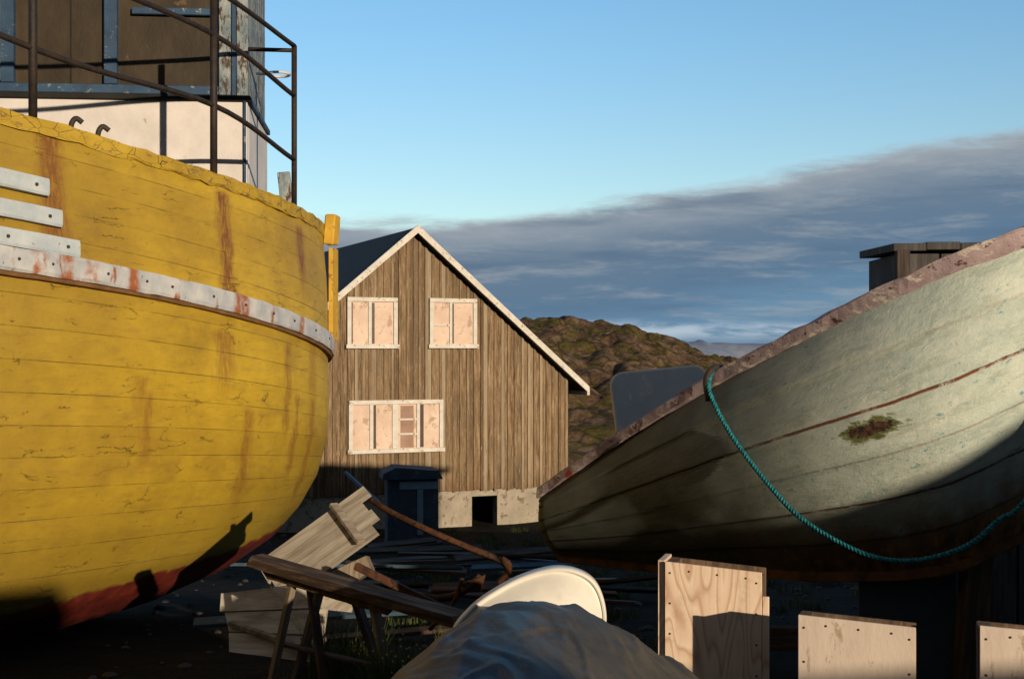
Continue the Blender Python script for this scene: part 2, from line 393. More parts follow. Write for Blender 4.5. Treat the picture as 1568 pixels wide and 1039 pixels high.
# ---------------------------------------------------------------- mint boat (right)
G=[(.212,9.2,.748),(.7055,8.5,1.17),(1.193,7.8,1.55),(1.678,7.2,1.87),(2.094,6.8,2.105),(2.587,6.6,2.325),(3.2,6.7,2.54),(4.25,7.5,2.82)]
K=[(.34,9.7,.22),(.97,9.0,.26),(1.436,8.3,.35),(1.794,7.75,.41),(2.25,7.35,.49),(2.60,7.15,.63),(3.05,7.15,1.0),(4.15,7.48,2.5)]
WD=[1.3,1.7,1.95,2.0,1.9,1.6,1.05,.02]; BU=[.14,.24,.33,.36,.35,.30,.2,.02]
NS=90
Gc=catmull(G,NS);Kc=catmull(K,NS)
Wc=[v.x for v in catmull([(a,0,0) for a in WD],NS)]; Bc=[v.x for v in catmull([(a,0,0) for a in BU],NS)]
FD=Vector((.62,.76,-.2))
ND=Vector((-.5,-.82,-.28)).normalized()
NP=6
ts=[]
for k in range(NP):
    for j in range(8): ts.append((k+j/8)/NP if j else (k+.012)/NP)
    ts.append((k+.99)/NP)
ts[0]=0;ts[-1]=1
def sec(i,t,far=False):
    g,k=Gc[i],Kc[i]; b=Bc[i]; nd=ND
    if far:
        g=g+FD*Wc[i]; nd=Vector((.55,.75,-.35)).normalized()
    p=g.lerp(k,t)+nd*b*math.sin(math.pi*min(1,t**.85))
    lap=(t*NP-math.floor(min(t*NP,NP-1e-6)))
    if not far: p+=nd*.006*lap*(1-.6*i/NS)+nd*noise.fractal(p*1.7,1,2,3)*.010
    return p
vs=[];fs=[];A=[];T=[];row=len(ts)*2
for i in range(NS+1):
    for t in ts: vs.append(sec(i,t)); A.append(i/NS); T.append(t)
    for t in reversed(ts): vs.append(sec(i,t,True)); A.append(i/NS); T.append(t)
for i in range(NS):
    for k in range(row-1): fs.append((i*row+k,(i+1)*row+k,(i+1)*row+k+1,i*row+k+1))
fs.append(tuple(range(row)))
m=M('mint_hull_paint',.55,.4); u=m.attr('hs'); t=m.attr('ht'); P=m.xyz()
ut=m.comb(m.math('MULTIPLY',u,8.),0.,m.math('MULTIPLY',t,2.))
c=m.ramp(m.noise(m.map((.8,1,3),ut),1.4,9,.74),[(.3,(.36,.45,.42)),(.5,(.54,.62,.56)),(.72,(.70,.74,.66))])
c=m.mix(m.step(m.noise(m.map((.6,1,5),ut),2,8,.75),.48,.66,0,.55),c,(.27,.32,.27))
c=m.mix(m.step(m.noise(m.map((2,1,9),ut,loc=(1,0,4)),4,9,.8),.56,.62,0,.6),c,(.74,.74,.66))
fl=m.math('MULTIPLY',m.step(m.noise(m.map((1,1,3),ut,loc=(5,0,1)),7,9,.8),.57,.60,0,.9),m.step(m.noise(m.map((1,1,2),ut,loc=(2,0,6)),1.3,4,.6),.46,.56))
c=m.mix(fl,c,(.04,.30,.36))
c=m.mix(m.step(m.noise(m.map((1,1,2),ut,loc=(9,0,2)),11,8,.8),.64,.68,0,.8),c,(.14,.08,.04))
c=m.mix(m.step(m.noise(m.map((14,1,.8),ut,loc=(4,0,2)),1.3,7,.7),.58,.75,0,.45),c,(.18,.14,.09))
seam=None
ns=m.math('MULTIPLY',m.noise(ut,3,5),.012)
for t0,a in ((1/6,.15),(2/6,1.),(3/6,.25),(4/6,.8),(5/6,.35)):
    g=m.step(m.math('ABSOLUTE',m.math('SUBTRACT',m.math('ADD',t,ns),t0+.006)),.007,.002,0,a); seam=g if seam is None else m.math('MAXIMUM',seam,g)
seam=m.math('MULTIPLY',seam,m.step(m.noise(ut,2.3,6,.7),.36,.52,.1,1))
c=m.mix(seam,c,(.26,.06,.025))
bt=m.math('ADD',t,m.math('MULTIPLY',m.math('SUBTRACT',m.noise(ut,3,8,.75),.5),.5))
c=m.mix(m.step(bt,.66,.90),c,m.ramp(m.noise(ut,6,6,.7),[(.35,(.05,.03,.015)),(.52,(.22,.11,.03)),(.7,(.46,.26,.10))]))
c=m.mix(m.step(u,.60,.25,0,.88),c,m.ramp(m.noise(ut,3,7,.7),[(.35,(.055,.062,.052)),(.65,(.12,.125,.10))]))  # stern half darkened in the colour, standing in for shade
dv=m.math('SQRT',m.math('ADD',m.math('POWER',m.math('MULTIPLY',m.math('SUBTRACT',P[0],1.87),1.0),2.),m.math('POWER',m.math('MULTIPLY',m.math('SUBTRACT',m.math('ADD',P[2],m.math('MULTIPLY',P[0],-.28)),.80),2.2),2.)))
dv=m.math('ADD',dv,m.math('MULTIPLY',m.math('SUBTRACT',m.noise(m.map((1,1,2.5)),9,7,.75),.5),.36))
c=m.mix(m.step(dv,.15,.12),c,(.13,.15,.05)); c=m.mix(m.step(dv,.10,.08),c,m.ramp(m.noise(None,30,5),[(.45,(.010,.008,.006)),(.65,(.12,.045,.018))]))
m.bump(m.math('SUBTRACT',m.noise(m.map((1,1,3),ut),4,9,.8),seam),.8,.018)
mint=m.col(c)
rp_=[fixn(mesh_obj('hull',vs,fs,mint,True,{'hs':A,'ht':T}))]
m=M('pink_rail_paint',.7,.25); n=m.noise(m.map((3,3,6)),2.2,8,.75)
c=m.ramp(m.noise(None,5,6),[(.35,(.30,.22,.24)),(.65,(.44,.35,.36))]); c=m.mix(m.step(n,.55,.60),c,(.58,.52,.44)); c=m.mix(m.step(m.noise(m.map((4,4,8)),3,7,.7),.58,.63),c,(.10,.05,.035)); c=m.mix(m.step(m.noise(None,2.1,3),.64,.68),c,(.32,.05,.03))
m.bump(n,.8,.016); pink=m.col(c)
outd=[]
for i in range(NS+1):
    tdir=(Gc[min(i+1,NS)]-Gc[max(i-1,0)]); o=tdir.cross(Vector((0,0,1))); o.z=0; o.normalize()
    if o.y>0 : o=-o
    outd.append(o)
rp_.append(sweep('rail_near',[g+Vector((0,0,.03)) for g in Gc],outd,.05,[.115-.04*(1-i/NS) for i in range(NS+1)],pink,jit=.012))
rp_.append(sweep('rail_near_underlip',[g+Vector((0,0,-.09+.04*(1-i/NS))) for i,g in enumerate(Gc)],outd,.03,.025,boltm,jit=.004))
rp_.append(sweep('rail_far',[g+FD*Wc[i]+Vector((0,0,.04)) for i,g in enumerate(Gc)],[-o for o in outd],.05,.1,pink,jit=.006))
vs=[];fs=[]
for i in range(NS+1):
    g=Gc[i]; vs+= [g+Vector((0,0,.025)),g+FD*Wc[i]*.08+Vector((0,0,.02)),g+FD*Wc[i]*.12-Vector((0,0,.16)),g+FD*Wc[i]*.92-Vector((0,0,.16)),g+FD*Wc[i]]
for i in range(NS):
    for k in range(4): fs.append((i*5+k,i*5+k+1,(i+1)*5+k+1,(i+1)*5+k))
rp_.append(mesh_obj('inner_deck',vs,fs,weathered('boat_deck',(.1,.1,.09),(.2,.2,.18),5)))
keelp=[Kc[i]+Vector((0,0,.02)) for i in range(NS+1)]
rp_.append(sweep('keel',keelp,[Vector((-.2,-.98,0)).normalized()]*(NS+1),.03,.06,weathered('keel_rust',(.03,.02,.012),(.18,.08,.03),7),jit=.004))
hm=weathered('grey_panel',(.46,.50,.54),(.60,.64,.66),3,c3=(.7,.68,.62),thr=.58,rough=.6)
hr=weathered('panel_rim',(.66,.62,.56),(.80,.76,.68),6)
def rrect(w,h,r,n=6):
    o=[]
    for cx,cy,a0 in ((w/2-r,h/2-r,0),(-w/2+r,h/2-r,90),(-w/2+r,-h/2+r,180),(w/2-r,-h/2+r,270)):
        for k in range(n+1): a=R(a0+90*k/n); o.append((cx+r*math.cos(a),cy+r*math.sin(a)))
    return o
def plate(name,outline,th,mat,loc,rot):
    n=len(outline); vs=[(x,-th/2,z) for x,z in outline]+[(x,th/2,z) for x,z in outline]
    fs=[tuple(range(n)),tuple(range(2*n-1,n-1,-1))]+[(i,n+i,n+(i+1)%n,(i+1)%n) for i in range(n)]
    o=fixn(mesh_obj(name,vs,fs,mat)); o.location=loc; o.rotation_euler=rot; return o
hl=(1.09,9.35,1.25); hrx=(R(-10),R(-5),R(12))
rp_.append(plate('hatch_panel',rrect(.70,.70,.09),.03,hm,hl,hrx))
rr=rrect(.71,.71,.09); rim=tube('hatch_rim',[(x,0,z) for x,z in rr]+[(rr[0][0],0,rr[0][1])],.014,hr); rim.location=hl; rim.rotation_euler=hrx; rp_.append(rim)
group('mint_wooden_boat',rp_,(2,8,.2))
m=M('teal_rope',.8,.2); c=m.mix(m.step(m.noise(None,60,4),.4,.6),(.008,.09,.115),(.02,.22,.26)); tealm=m.col(c)
rope=[(1.36,7.86,1.60),(1.205,7.70,1.625),(1.15,7.62,1.55),(1.163,7.58,1.452),(1.26,7.45,1.24),(1.409,7.22,1.0065),(1.561,6.98,.825),(1.809,6.72,.6875),(2.033,6.6,.67),(2.262,6.5,.7575),(2.406,6.45,.894),(2.509,6.4,.986),(2.8,6.35,1.4),(3.3,6.55,2.62),(3.4,6.9,2.6)]
ro=tube('teal_rope',rope,.0125,tealm,seg=12,n=700,twist=95,lob=.22)
group('mooring_rope',[ro,tube('rope_whipping',[(1.30,7.86,1.61),(1.20,7.70,1.635),(1.14,7.64,1.57),(1.15,7.62,1.44)],.022,boltm,n=20)])
sup=woodmat('support_wood',(.03,.022,.016),(.07,.05,.035),(.13,.10,.07))
group('boat_cradle',[beam('cradle_post_1',(1.5,8.3,-.5),(1.5,8.2,.36),.12,.12,sup),beam('cradle_post_2',(2.6,7.5,-.4),(2.6,7.3,.6),.14,.14,sup),
 beam('cradle_cross',(1.1,8.2,-.05),(3.2,7.5,.05),.1,.14,sup),
 box('support_sheet',(2.3,7.6,.1),(.55,.03,.7),weathered('bluegrey_sheet',(.03,.04,.05),(.055,.07,.085),4),rot=(0,0,R(-8)))])

# ---------------------------------------------------------------- house
TH=24
he=empty('wooden_house',(-2.04,27,-1.87),(0,0,R(TH)))
m=M('house_boards',.9,.15); rn=m.attr('rnd'); P=m.xyz()
v=m.comb(m.math('ADD',m.math('MULTIPLY',P[0],11.),m.math('MULTIPLY',rn,40.)),P[1],m.math('MULTIPLY',P[2],.8))
n1=m.noise(v,1.8,9,.75,.2); n2=m.noise(m.map((1,1,.6)),.9,6,.65); n3=m.noise(v,5,7,.8)
c=m.ramp(n1,[(.32,(.04,.025,.014)),(.46,(.145,.098,.058)),(.58,(.27,.19,.118)),(.72,(.45,.37,.27))])
c=m.mix(m.step(n2,.43,.62,0,.65),c,m.mix(.55,c,(.075,.068,.045)))
c=m.mix(m.step(rn,.0,1.,0,.35),c,(.29,.20,.12))
c=m.mix(m.step(rn,.80,.95,0,.6),c,(.06,.04,.025))
c=m.mix(m.step(m.math('FRACT',m.math('MULTIPLY',rn,7.)),.75,.9,0,.45),c,(.42,.36,.27))
c=m.mix(m.step(n3,.57,.65,0,.65),c,(.50,.44,.35))
c=m.mix(m.step(n3,.43,.35,0,.75),c,(.04,.028,.018))
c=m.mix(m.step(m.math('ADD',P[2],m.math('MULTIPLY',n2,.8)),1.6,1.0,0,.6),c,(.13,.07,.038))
m.bump(n1,.8,.012); hb=m.col(c)
wht=weathered('white_trim',(.48,.46,.43),(.64,.62,.58),5,c3=(.27,.2,.14),thr=.6,rough=.7)
pane=weathered('curtain_board',(.46,.335,.27),(.64,.50,.41),1.8,c3=(.36,.25,.19),thr=.57,rough=.5,bump=.05)
glassd=weathered('dark_pane',(.05,.04,.04),(.12,.08,.07),3,rough=.2)
conc=weathered('foundation_concrete',(.24,.21,.17),(.35,.31,.25),3,c3=(.15,.12,.09),thr=.57)
roofm=weathered('roof_felt',(.010,.010,.010),(.026,.023,.022),3)
HWD=3.55; PK=6.08; SL=.845; FT=.76
def board_wall(name,x0,x1,htop,zb,place,parent):
    vs=[];fs=[];rnd=[]
    x=x0; k=0
    while x<x1-.01:
        w=random.uniform(.085,.115) if k%2==0 else random.uniform(.05,.07); xe=min(x+w,x1); d=0 if k%2==0 else .026
        wob=random.uniform(-.003,.003); r=random.random()
        z0=zb+random.uniform(-.035,.015)
        for (xx,dd,zz) in ((x,d,z0),(xe,d,z0),(xe,d,htop(xe)),(x,d,htop(x)),(x,d+.03,z0),(xe,d+.03,z0),(xe,d+.03,htop(xe)),(x,d+.03,htop(x))):
            vs.append(place(xx,-dd-wob,zz)); rnd.append(r)
        b=len(vs)-8
        fs+= [(b,b+3,b+2,b+1),(b+4,b+5,b+6,b+7),(b,b+1,b+5,b+4),(b+1,b+2,b+6,b+5),(b+3,b,b+4,b+7),(b+2,b+3,b+7,b+6)]
        x=xe;k+=1
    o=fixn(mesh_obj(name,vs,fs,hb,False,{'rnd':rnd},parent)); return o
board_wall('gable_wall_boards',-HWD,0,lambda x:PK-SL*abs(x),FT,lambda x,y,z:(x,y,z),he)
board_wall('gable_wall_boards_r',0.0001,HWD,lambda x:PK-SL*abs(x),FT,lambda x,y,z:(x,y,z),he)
eh=PK-SL*HWD
board_wall('side_wall_right',0,8,lambda x:eh,FT,lambda x,y,z:(HWD-.03-y,x+.001,z),he)
board_wall('side_wall_left',0,8,lambda x:eh,FT,lambda x,y,z:(-HWD+.03+y,x+.001,z),he)
vs=[(-HWD+.05,.02,FT),(HWD-.05,.02,FT),(HWD-.05,.02,eh-.02),(0,.02,PK-.06),(-HWD+.05,.02,eh-.02)]
vs+= [(a,7.95,c) for a,b,c in vs]
mesh_obj('wall_core',vs,[(0,1,2,3,4),(9,8,7,6,5),(0,5,6,1),(1,6,7,2),(2,7,8,3),(3,8,9,4),(4,9,5,0)],dk,parent=he)
def hbx(n,x0,x1,y0,y1,z0,z1,mat,b=.004): return box(n,((x0+x1)/2,(y0+y1)/2,(z0+z1)/2),(x1-x0,y1-y0,z1-z0),mat,bevel=b,parent=he)
hbx('foundation_a',-HWD+.04,1.31,0,.25,-.5,FT-.001,conc);hbx('foundation_b',1.89,HWD-.04,0,.25,-.5,FT-.001,conc)
hbx('foundation_lintel',1.312,1.888,.003,.24,.62,FT-.002,conc)
hbx('foundation_side_r',HWD-.29,HWD-.042,.252,7.9,-.5,FT-.003,conc);hbx('foundation_side_l',-HWD+.042,-HWD+.29,.252,7.9,-.5,FT-.003,conc)
hbx('crawlspace_back',-HWD+.3,HWD-.3,1.4,1.5,-.5,FT-.01,dk)
for sg,nm in ((1,'r'),(-1,'l')):
    e=HWD+.36
    n=Vector((sg*SL,0,1)).normalized()
    a=Vector((0,-.28,PK+.02));b=Vector((sg*e,-.28,PK+.02-SL*e))
    vs=[]
    for off in (0,.09):
        for y in (-.24,8.2):
            for p in (a,b): q=p+n*off; vs.append((q.x if p is b else 0,y,q.z if p is b else PK+.02+off*1.3))
    fixn(mesh_obj('roof_slab_'+nm,vs,[(0,1,3,2),(4,6,7,5),(0,4,5,1),(2,3,7,6),(1,5,7,3),(0,2,6,4)],roofm,parent=he))
    vs=[]
    for y in (-.30,-.245):
        for (x,z) in ((0,PK+.18),(sg*(e+.03),PK+.17-SL*(e+.03)),(sg*(e+.03),PK+.02-SL*(e+.03)),(0,PK+.02)): vs.append((x,y,z))
    fixn(mesh_obj('barge_board_'+nm,vs,[(0,1,2,3),(7,6,5,4),(0,4,5,1),(1,5,6,2),(2,6,7,3),(3,7,4,0)],wht,parent=he))
    vs2=[]
    for y in (-.30,8.2):
        for dx,dz in ((e-.02,0),(e+.04,0),(e+.04,-.14),(e-.02,-.14)): vs2.append((sg*dx,y+.01,PK+.10-SL*e+dz))
    fixn(mesh_obj('fascia_'+nm,vs2,[(0,1,2,3),(7,6,5,4),(0,4,5,1),(1,5,6,2),(2,6,7,3),(3,7,4,0)],wht,parent=he))
def window(nm,x0,x1,z0,z1,mull,bars=(),fw=.085):
    y1=-.05
    hbx(nm+'_top',x0,x1,-.105,y1+.03,z1-fw,z1,wht);hbx(nm+'_bot',x0-.03,x1+.03,-.125,y1+.03,z0,z0+fw,wht)
    hbx(nm+'_l',x0,x0+fw,-.10,y1+.03,z0+fw+.001,z1-fw-.001,wht);hbx(nm+'_r',x1-fw,x1,-.10,y1+.03,z0+fw+.001,z1-fw-.001,wht)
    hbx(nm+'_panel',x0+.02,x1-.02,-.064,-.02,z0+.02,z1-.02,pane,0)
    for mx,w in mull: hbx(nm+'_mullion_%d'%int(mx*100+500),mx-w/2,mx+w/2,-.094,-.05,z0+fw+.002,z1-fw-.002,wht)
    for a,b,z in bars: hbx(nm+'_bar_%d_%d'%(int(a*10+50),int(z*10)),a,b,-.088,-.05,z-.02,z+.02,wht)
window('window_upper_left',-1.44,-.37,3.73,4.77,((-.96,.07),))
window('window_upper_right',.33,1.39,3.74,4.78,((.80,.06),),((.42,.77,4.22),))
hbx('gap_dark',-.92,-.86,-.075,-.06,3.83,4.66,glassd,0)
hbx('gap_dark_l',-1.35,-1.32,-.075,-.06,3.83,4.66,glassd,0)
hbx('gap_dark_b',.835,.87,-.075,-.06,3.84,4.67,glassd,0)
window('window_lower',-1.41,.63,1.60,2.68,((-.93,.07),(-.42,.13),(.08,.07)),((-.34,.05,1.98),(-.34,.05,2.28)))
hbx('gap_dark_c',-.88,-.83,-.075,-.06,1.70,2.58,glassd,0)
hbx('pane_dark_d',-.30,-.02,-.075,-.06,1.70,2.56,weathered('dusky_glass',(.20,.12,.09),(.34,.22,.17),2,rough=.25),0)
hbx('pane_dark_e',.115,.2,-.075,-.06,1.70,2.58,glassd,0)
# ---------------------------------------------------------------- blue cabinet by the house
ce=empty('blue_tool_cabinet',(-1.72,22.3,-1.62),(0,0,R(10)))
bl=weathered('cabinet_blue',(.03,.055,.085),(.05,.09,.13),4,c3=(.10,.13,.14),thr=.6); lb=weathered('cabinet_trim',(.14,.24,.33),(.22,.33,.43),5)
box('body',(0,0,.65),(.86,.6,1.2),bl,parent=ce)
plate('top_roof',[(-.52,0),(.5,0),(.42,.14),(-.3,.2),(-.5,.1)],.8,bl,(0,0,1.26),(0,0,0)).parent=ce
box('cross_trim',(.1,-.31,1.15),(.66,.03,.13),lb,parent=ce);box('upright_trim',(.12,-.315,.7),(.1,.025,.76),lb,parent=ce);box('edge_trim',(-.39,-.31,.68),(.06,.03,1.1),bl,parent=ce)
group('blue_pole',[beam('pole',(-2.75,21.5,-.2),(-2.15,21.2,-.68),.05,.05,lb),beam('pole_leg',(-2.45,21.3,-1.5),(-2.45,21.4,-.45),.05,.05,bl)])

# ---------------------------------------------------------------- wooden shed behind mint boat
dkw=woodmat('dark_shed_wood',(.025,.018,.016),(.055,.045,.04),(.11,.095,.085))
gsw=woodmat('grey_shed_wood',(.025,.024,.026),(.06,.057,.058),(.12,.11,.108))
se=[]
x0=3.03
for k in range(16):
    x=x0+.02+k*.3
    se.append(box('wall_board_%d'%k,(x+.145,10.2,.95),(.285,.05,3.1),gsw,rot=(0,R(random.uniform(-.4,.4)),0)))
se.append(box('wall_left',(x0,10.6,.95),(.05,.8,3.1),gsw)); se.append(box('wall_right',(x0+4.8,10.6,.95),(.05,.8,3.1),gsw)); se.append(box('wall_back',(x0+2.4,11.0,.95),(4.8,.05,3.1),gsw))
px=x0-.08
while px<x0+4.8:
    w=random.uniform(.2,.4)
    se.append(box('roof_board_%d'%int(px*100),(px+w/2,10.6,2.55+.02*(px-x0)+random.uniform(-.008,.012)),(w-.004,1.0,.06),gsw,rot=(R(1),R(random.uniform(-2,1)),0))); px+=w
se.append(box('corner_post',(x0,10.14,.98),(.10,.08,3.1),dkw))
group('old_wooden_shed',se)

# ---------------------------------------------------------------- plywood stands
m=M('plywood_grain',.7,.25); P=m.xyz()
gn=m.noise(m.map((3.2,3.2,.75)),1.6,2,.4,.3)
ringf=m.math('FRACT',m.math('MULTIPLY',gn,17.))
c=m.ramp(ringf,[(.0,(.46,.30,.21)),(.25,(.64,.49,.38)),(.8,(.70,.57,.45)),(1,(.54,.38,.27))])
c=m.mix(m.step(m.noise(m.map((60,60,3)),2,6,.7),.5,.7,0,.35),c,(.42,.28,.18))
c=m.mix(m.step(m.noise(None,5,7,.75),.52,.7,0,.5),c,(.36,.28,.21)); ply=m.col(c)
plp=weathered('plain_ply',(.48,.40,.35),(.62,.54,.47),4,(1,1,.4),c3=(.36,.28,.21),thr=.6)
edge=woodmat('ply_edge',(.04,.025,.02),(.11,.07,.045),(.22,.15,.1))
def stand(x,y,z,w,yaw,mat,drop,dep=.18,strip_=True):
    e=empty('plywood_stand',(x,y,0),(0,0,yaw)); z0=-.35
    def b(n,x0,x1,y0,y1,za,zb,mt,td=0): return box(n,((x0+x1)/2,(y0+y1)/2,(za+zb)/2),(x1-x0,y1-y0,zb-za),mt,bevel=.002,parent=e,topdrop=td)
    b('front_sheet',0,w,0,.014,z0,z,mat,drop)
    b('side_post_left',-.004,.045,.016,.016+dep,z0,z-.012,edge); b('side_post_right',w-.05,w+.002,.016,.1,z0,z-.02-drop,edge)
    b('back_sheet',.0,w,.018+dep,.032+dep,z0,z-.01,edge,drop)
    if strip_: b('side_sheet',w+.002,w+.03,.0,.016,z0,z-.10-drop,mat); b('outer_sheet_left',-.035,-.006,.03,.045+dep,z0,z+.0,mat); 
    for k in range(7):
        for xx in (.022,w-.022): b('nail_%d_%d'%(k,int(xx*100)),xx-.004,xx+.004,-.004,.002,z-.05-k*.13-drop*xx/w,z-.042-k*.13-drop*xx/w,boltm)
    for k in range(3): b('nail_top_%d'%k,.1+k*.12,.108+k*.12,-.004,.002,z-.035-drop*(.1+k*.12)/w,z-.027-drop*(.1+k*.12)/w,boltm)
    return e
stand(.655,5.60,.822,.41,R(-16),ply,.03)
stand(1.095,5.0,.712,.43,R(-18),plp,.022,dep=.12,strip_=False)
stand(1.69,4.72,.728,.44,R(-16),plp,.02,dep=.12,strip_=False)

# ---------------------------------------------------------------- white shell (dinghy bow) and tarp
out=[(-.30,.40),(-.25,.58),(-.18,.675),(-.09,.746),(.04,.815),(.175,.850),(.28,.833),(.347,.78),(.38,.68),(.376,.57),(.34,.4),(.2,.15),(-.1,.1),(-.25,.2)]
oc=catmull([(a,0,b) for a,b in out]+[(out[0][0],0,out[0][1])],90)[:-1]
cx,cz=.06,.5; vs=[];fs=[];n=len(oc)
prof=[(.0,-.15),(.3,-.145),(.6,-.12),(.8,-.08),(.92,-.04),(.955,-.03),(.965,-.045),(.99,-.04),(1.0,-.02),(1.0,.03),(.97,.045),(.6,.03),(0,.02)]
for r,y in prof:
    for p in oc: vs.append((cx+(p.x-cx)*r,y,cz+(p.z-cz)*r))
for j in range(len(prof)-1):
    for i in range(n): fs.append((j*n+i,j*n+(i+1)%n,(j+1)*n+(i+1)%n,(j+1)*n+i))
m=M('white_gelcoat',.4,.45); wg=m.mix(m.step(m.noise(None,9,7,.75),.52,.75,0,.5),m.ramp(m.noise(None,5,5),[(.35,(.60,.58,.53)),(.65,(.72,.70,.64))]),(.45,.40,.33)); wg=m.col(wg)
o=fixn(mesh_obj('white_fibreglass_shell',vs,fs,wg,True)); o.location=(0,5.3,0)
XS=[-1.1,-.9,-.6,-.42,-.24,-.12,0,.1,.2,.31,.45,.61,.8,1.0,1.2]; ZS=[-.1,.05,.38,.57,.72,.79,.812,.815,.80,.75,.665,.57,.42,.2,-.1]
vs=[];fs=[];nx,ny=260,250
def ridge(p): return (1-abs(noise.noise(p))*2.0)
for j in range(ny+1):
    y=2.9+2.6*j/ny
    f=interp(y,[2.9,3.4,4.1,4.6,4.85,5.1,5.5],[.60,.78,.92,1.0,.98,.72,.0])
    for i in range(nx+1):
        x=-1.1+2.3*i/nx
        xx=x+.10*(4.6-y)
        z=interp(xx,XS,ZS)*f if f>0 else 0
        wq=noise.noise(Vector((x*2,y*2,5)))*.8
        d1=x*1.2+y*.75; d2=y*1.2-x*.75
        f1=ridge(Vector((d1*3.6+wq,d2*.7,2)));f2=ridge(Vector((d1*9+wq*2,d2*1.5,8)));f4=ridge(Vector((d1*21+wq*5,d2*4,1)));f3=ridge(Vector((x*3+y*2,y*1.2-x*4,4)))
        z+=(f1*.013+f2*.007+f4*.0035+max(0,f3-.7)*.03)*min(1,f*1.3)
        vs.append((x,y,z-.018))
for j in range(ny):
    for i in range(nx): fs.append((j*(nx+1)+i,j*(nx+1)+i+1,(j+1)*(nx+1)+i+1,(j+1)*(nx+1)+i))
m=M('tarp_plastic',.5,.35); P=m.xyz()
a=m.math('ADD',P[0],m.math('MULTIPLY',P[1],-.12))
c=m.mix(m.step(a,-.50,-.47),m.ramp(m.noise(None,5,8,.75),[(.35,(.025,.038,.055)),(.65,(.055,.078,.10))]),m.ramp(m.noise(None,5,8,.75),[(.35,(.045,.040,.032)),(.65,(.085,.072,.052))]))
c=m.mix(m.step(m.noise(None,24,7,.75),.58,.72,0,.5),c,(.12,.11,.09))
m.bump(m.noise(m.map((5,2,2),rot=(0,0,.5)),5,8,.7,1.),.45,.012)
mesh_obj('tarpaulin',vs,fs,m.col(c),True)

# ---------------------------------------------------------------- debris
old=woodmat('weathered_wood_x',(.12,.10,.08),(.25,.21,.165),(.40,.35,.28),0)
oldz=woodmat('weathered_wood_z',(.08,.06,.045),(.18,.145,.105),(.31,.26,.2),2)
drk=woodmat('brown_plank',(.025,.016,.012),(.07,.045,.032),(.14,.10,.075),2)
bark=woodmat('sawhorse_plank_wood',(.022,.014,.010),(.075,.047,.032),(.22,.165,.12),0,sc=1.3,rot=(0,0,R(45)))
rust=weathered('rust',(.035,.014,.008),(.11,.042,.016),9,c3=(.02,.014,.01),thr=.56,bump=.7)
def quad(name,pts,th,mat):
    a=Vector(pts[0]);n_=(Vector(pts[1])-a).cross(Vector(pts[2])-a).normalized()*th
    k=len(pts); vs=[Vector(p) for p in pts]+[Vector(p)+n_ for p in pts]
    return fixn(mesh_obj(name,vs,[tuple(range(k)),tuple(range(2*k-1,k-1,-1))]+[(i,(i+1)%k,k+(i+1)%k,k+i) for i in range(k)],mat))
def rough_plank(name,p1,p2,w,th,mat,n=26,jit=.008):
    p1=Vector(p1);p2=Vector(p2); d=(p2-p1).normalized(); sd=d.cross(Vector((0,0,1))).normalized(); vs=[];fs=[]
    for i in range(n+1):
        c_=p1.lerp(p2,i/n)
        e=[noise.noise(c_*6+Vector((k*5.1,0,0)))*jit for k in range(8)]
        en=0 if 0<i<n else 1
        for k,(a,b) in enumerate(((-.5,0),(-.17,.0),(.17,0),(.5,0),(.5,-1),(-.5,-1))):
            q=c_+sd*(a*w+e[k])+Vector((0,0,b*th+e[(k+3)%8]*.7))
            if en: q+=d*random.uniform(-.05,.05)
            vs.append(q)
    for i in range(n):
        for k in range(6): fs.append((i*6+k,i*6+(k+1)%6,(i+1)*6+(k+1)%6,(i+1)*6+k))
    fs+= [tuple(range(6)),tuple(n*6+k for k in range(6))[::-1]]
    return fixn(mesh_obj(name,vs,fs,mat))
group('sawhorse',[rough_plank('top_plank',(-1.48,7.57,.545),(-.24,6.3,.455),.15,.05,bark),
 rough_plank('top_plank_under',(-1.40,7.47,.49),(-.62,6.68,.43),.05,.05,drk),
 beam('leg_1',(-1.22,7.3,.46),(-1.36,7.2,-.25),.05,.035,oldz),beam('leg_2',(-1.05,7.2,.45),(-1.25,7.35,-.25),.06,.03,oldz),
 beam('leg_3',(-.86,7.0,.46),(-.62,6.95,-.2),.09,.03,drk),beam('leg_4',(-.73,6.85,.44),(-.58,6.6,-.2),.05,.04,oldz),
 beam('leg_5',(-1.12,7.25,.44),(-.98,7.0,-.25),.05,.03,drk),beam('brace',(-1.3,7.3,.1),(-.65,6.9,.05),.05,.02,drk)])
pb=woodmat('pale_board',(.17,.14,.115),(.32,.285,.235),(.47,.43,.37),0,sc=.9,rot=(0,R(36),0))
A0=Vector((-1.70,8.7,.33));A1=Vector((-1.02,8.72,.82));B0=Vector((-1.42,8.42,.16));B1=Vector((-.86,8.46,.56))
dp=[]
for k in range(4):
    f0,f1=k/4+.008,(k+1)/4-.008
    a=A0.lerp(B0,f0);b=A1.lerp(B1,f0);c_=A1.lerp(B1,f1);d=A0.lerp(B0,f1)
    e0,e1=random.uniform(-.05,.05),random.uniform(-.04,.04); dd=(A1-A0).normalized()
    dp.append(quad('door_plank_%d'%k,[a+dd*e0,b+dd*e1,c_+dd*(e1+.02),d+dd*(e0-.02)],.025,pb))
dp.append(beam('door_batten',A0.lerp(A1,.75)+Vector((0,-.03,.02)),B0.lerp(B1,.8)+Vector((0,-.03,.02)),.06,.03,old))
dp.append(quad('panel_block',[(-1.2,8.4,.30),(-.94,8.4,.42),(-.9,8.38,.33),(-1.14,8.35,.17)],.12,oldz))
dp.append(quad('panel_shard',[(-1.5,8.35,.22),(-1.0,8.3,.16),(-1.02,8.28,.08),(-1.45,8.3,.12)],.03,pb))
group('broken_plank_door',dp)
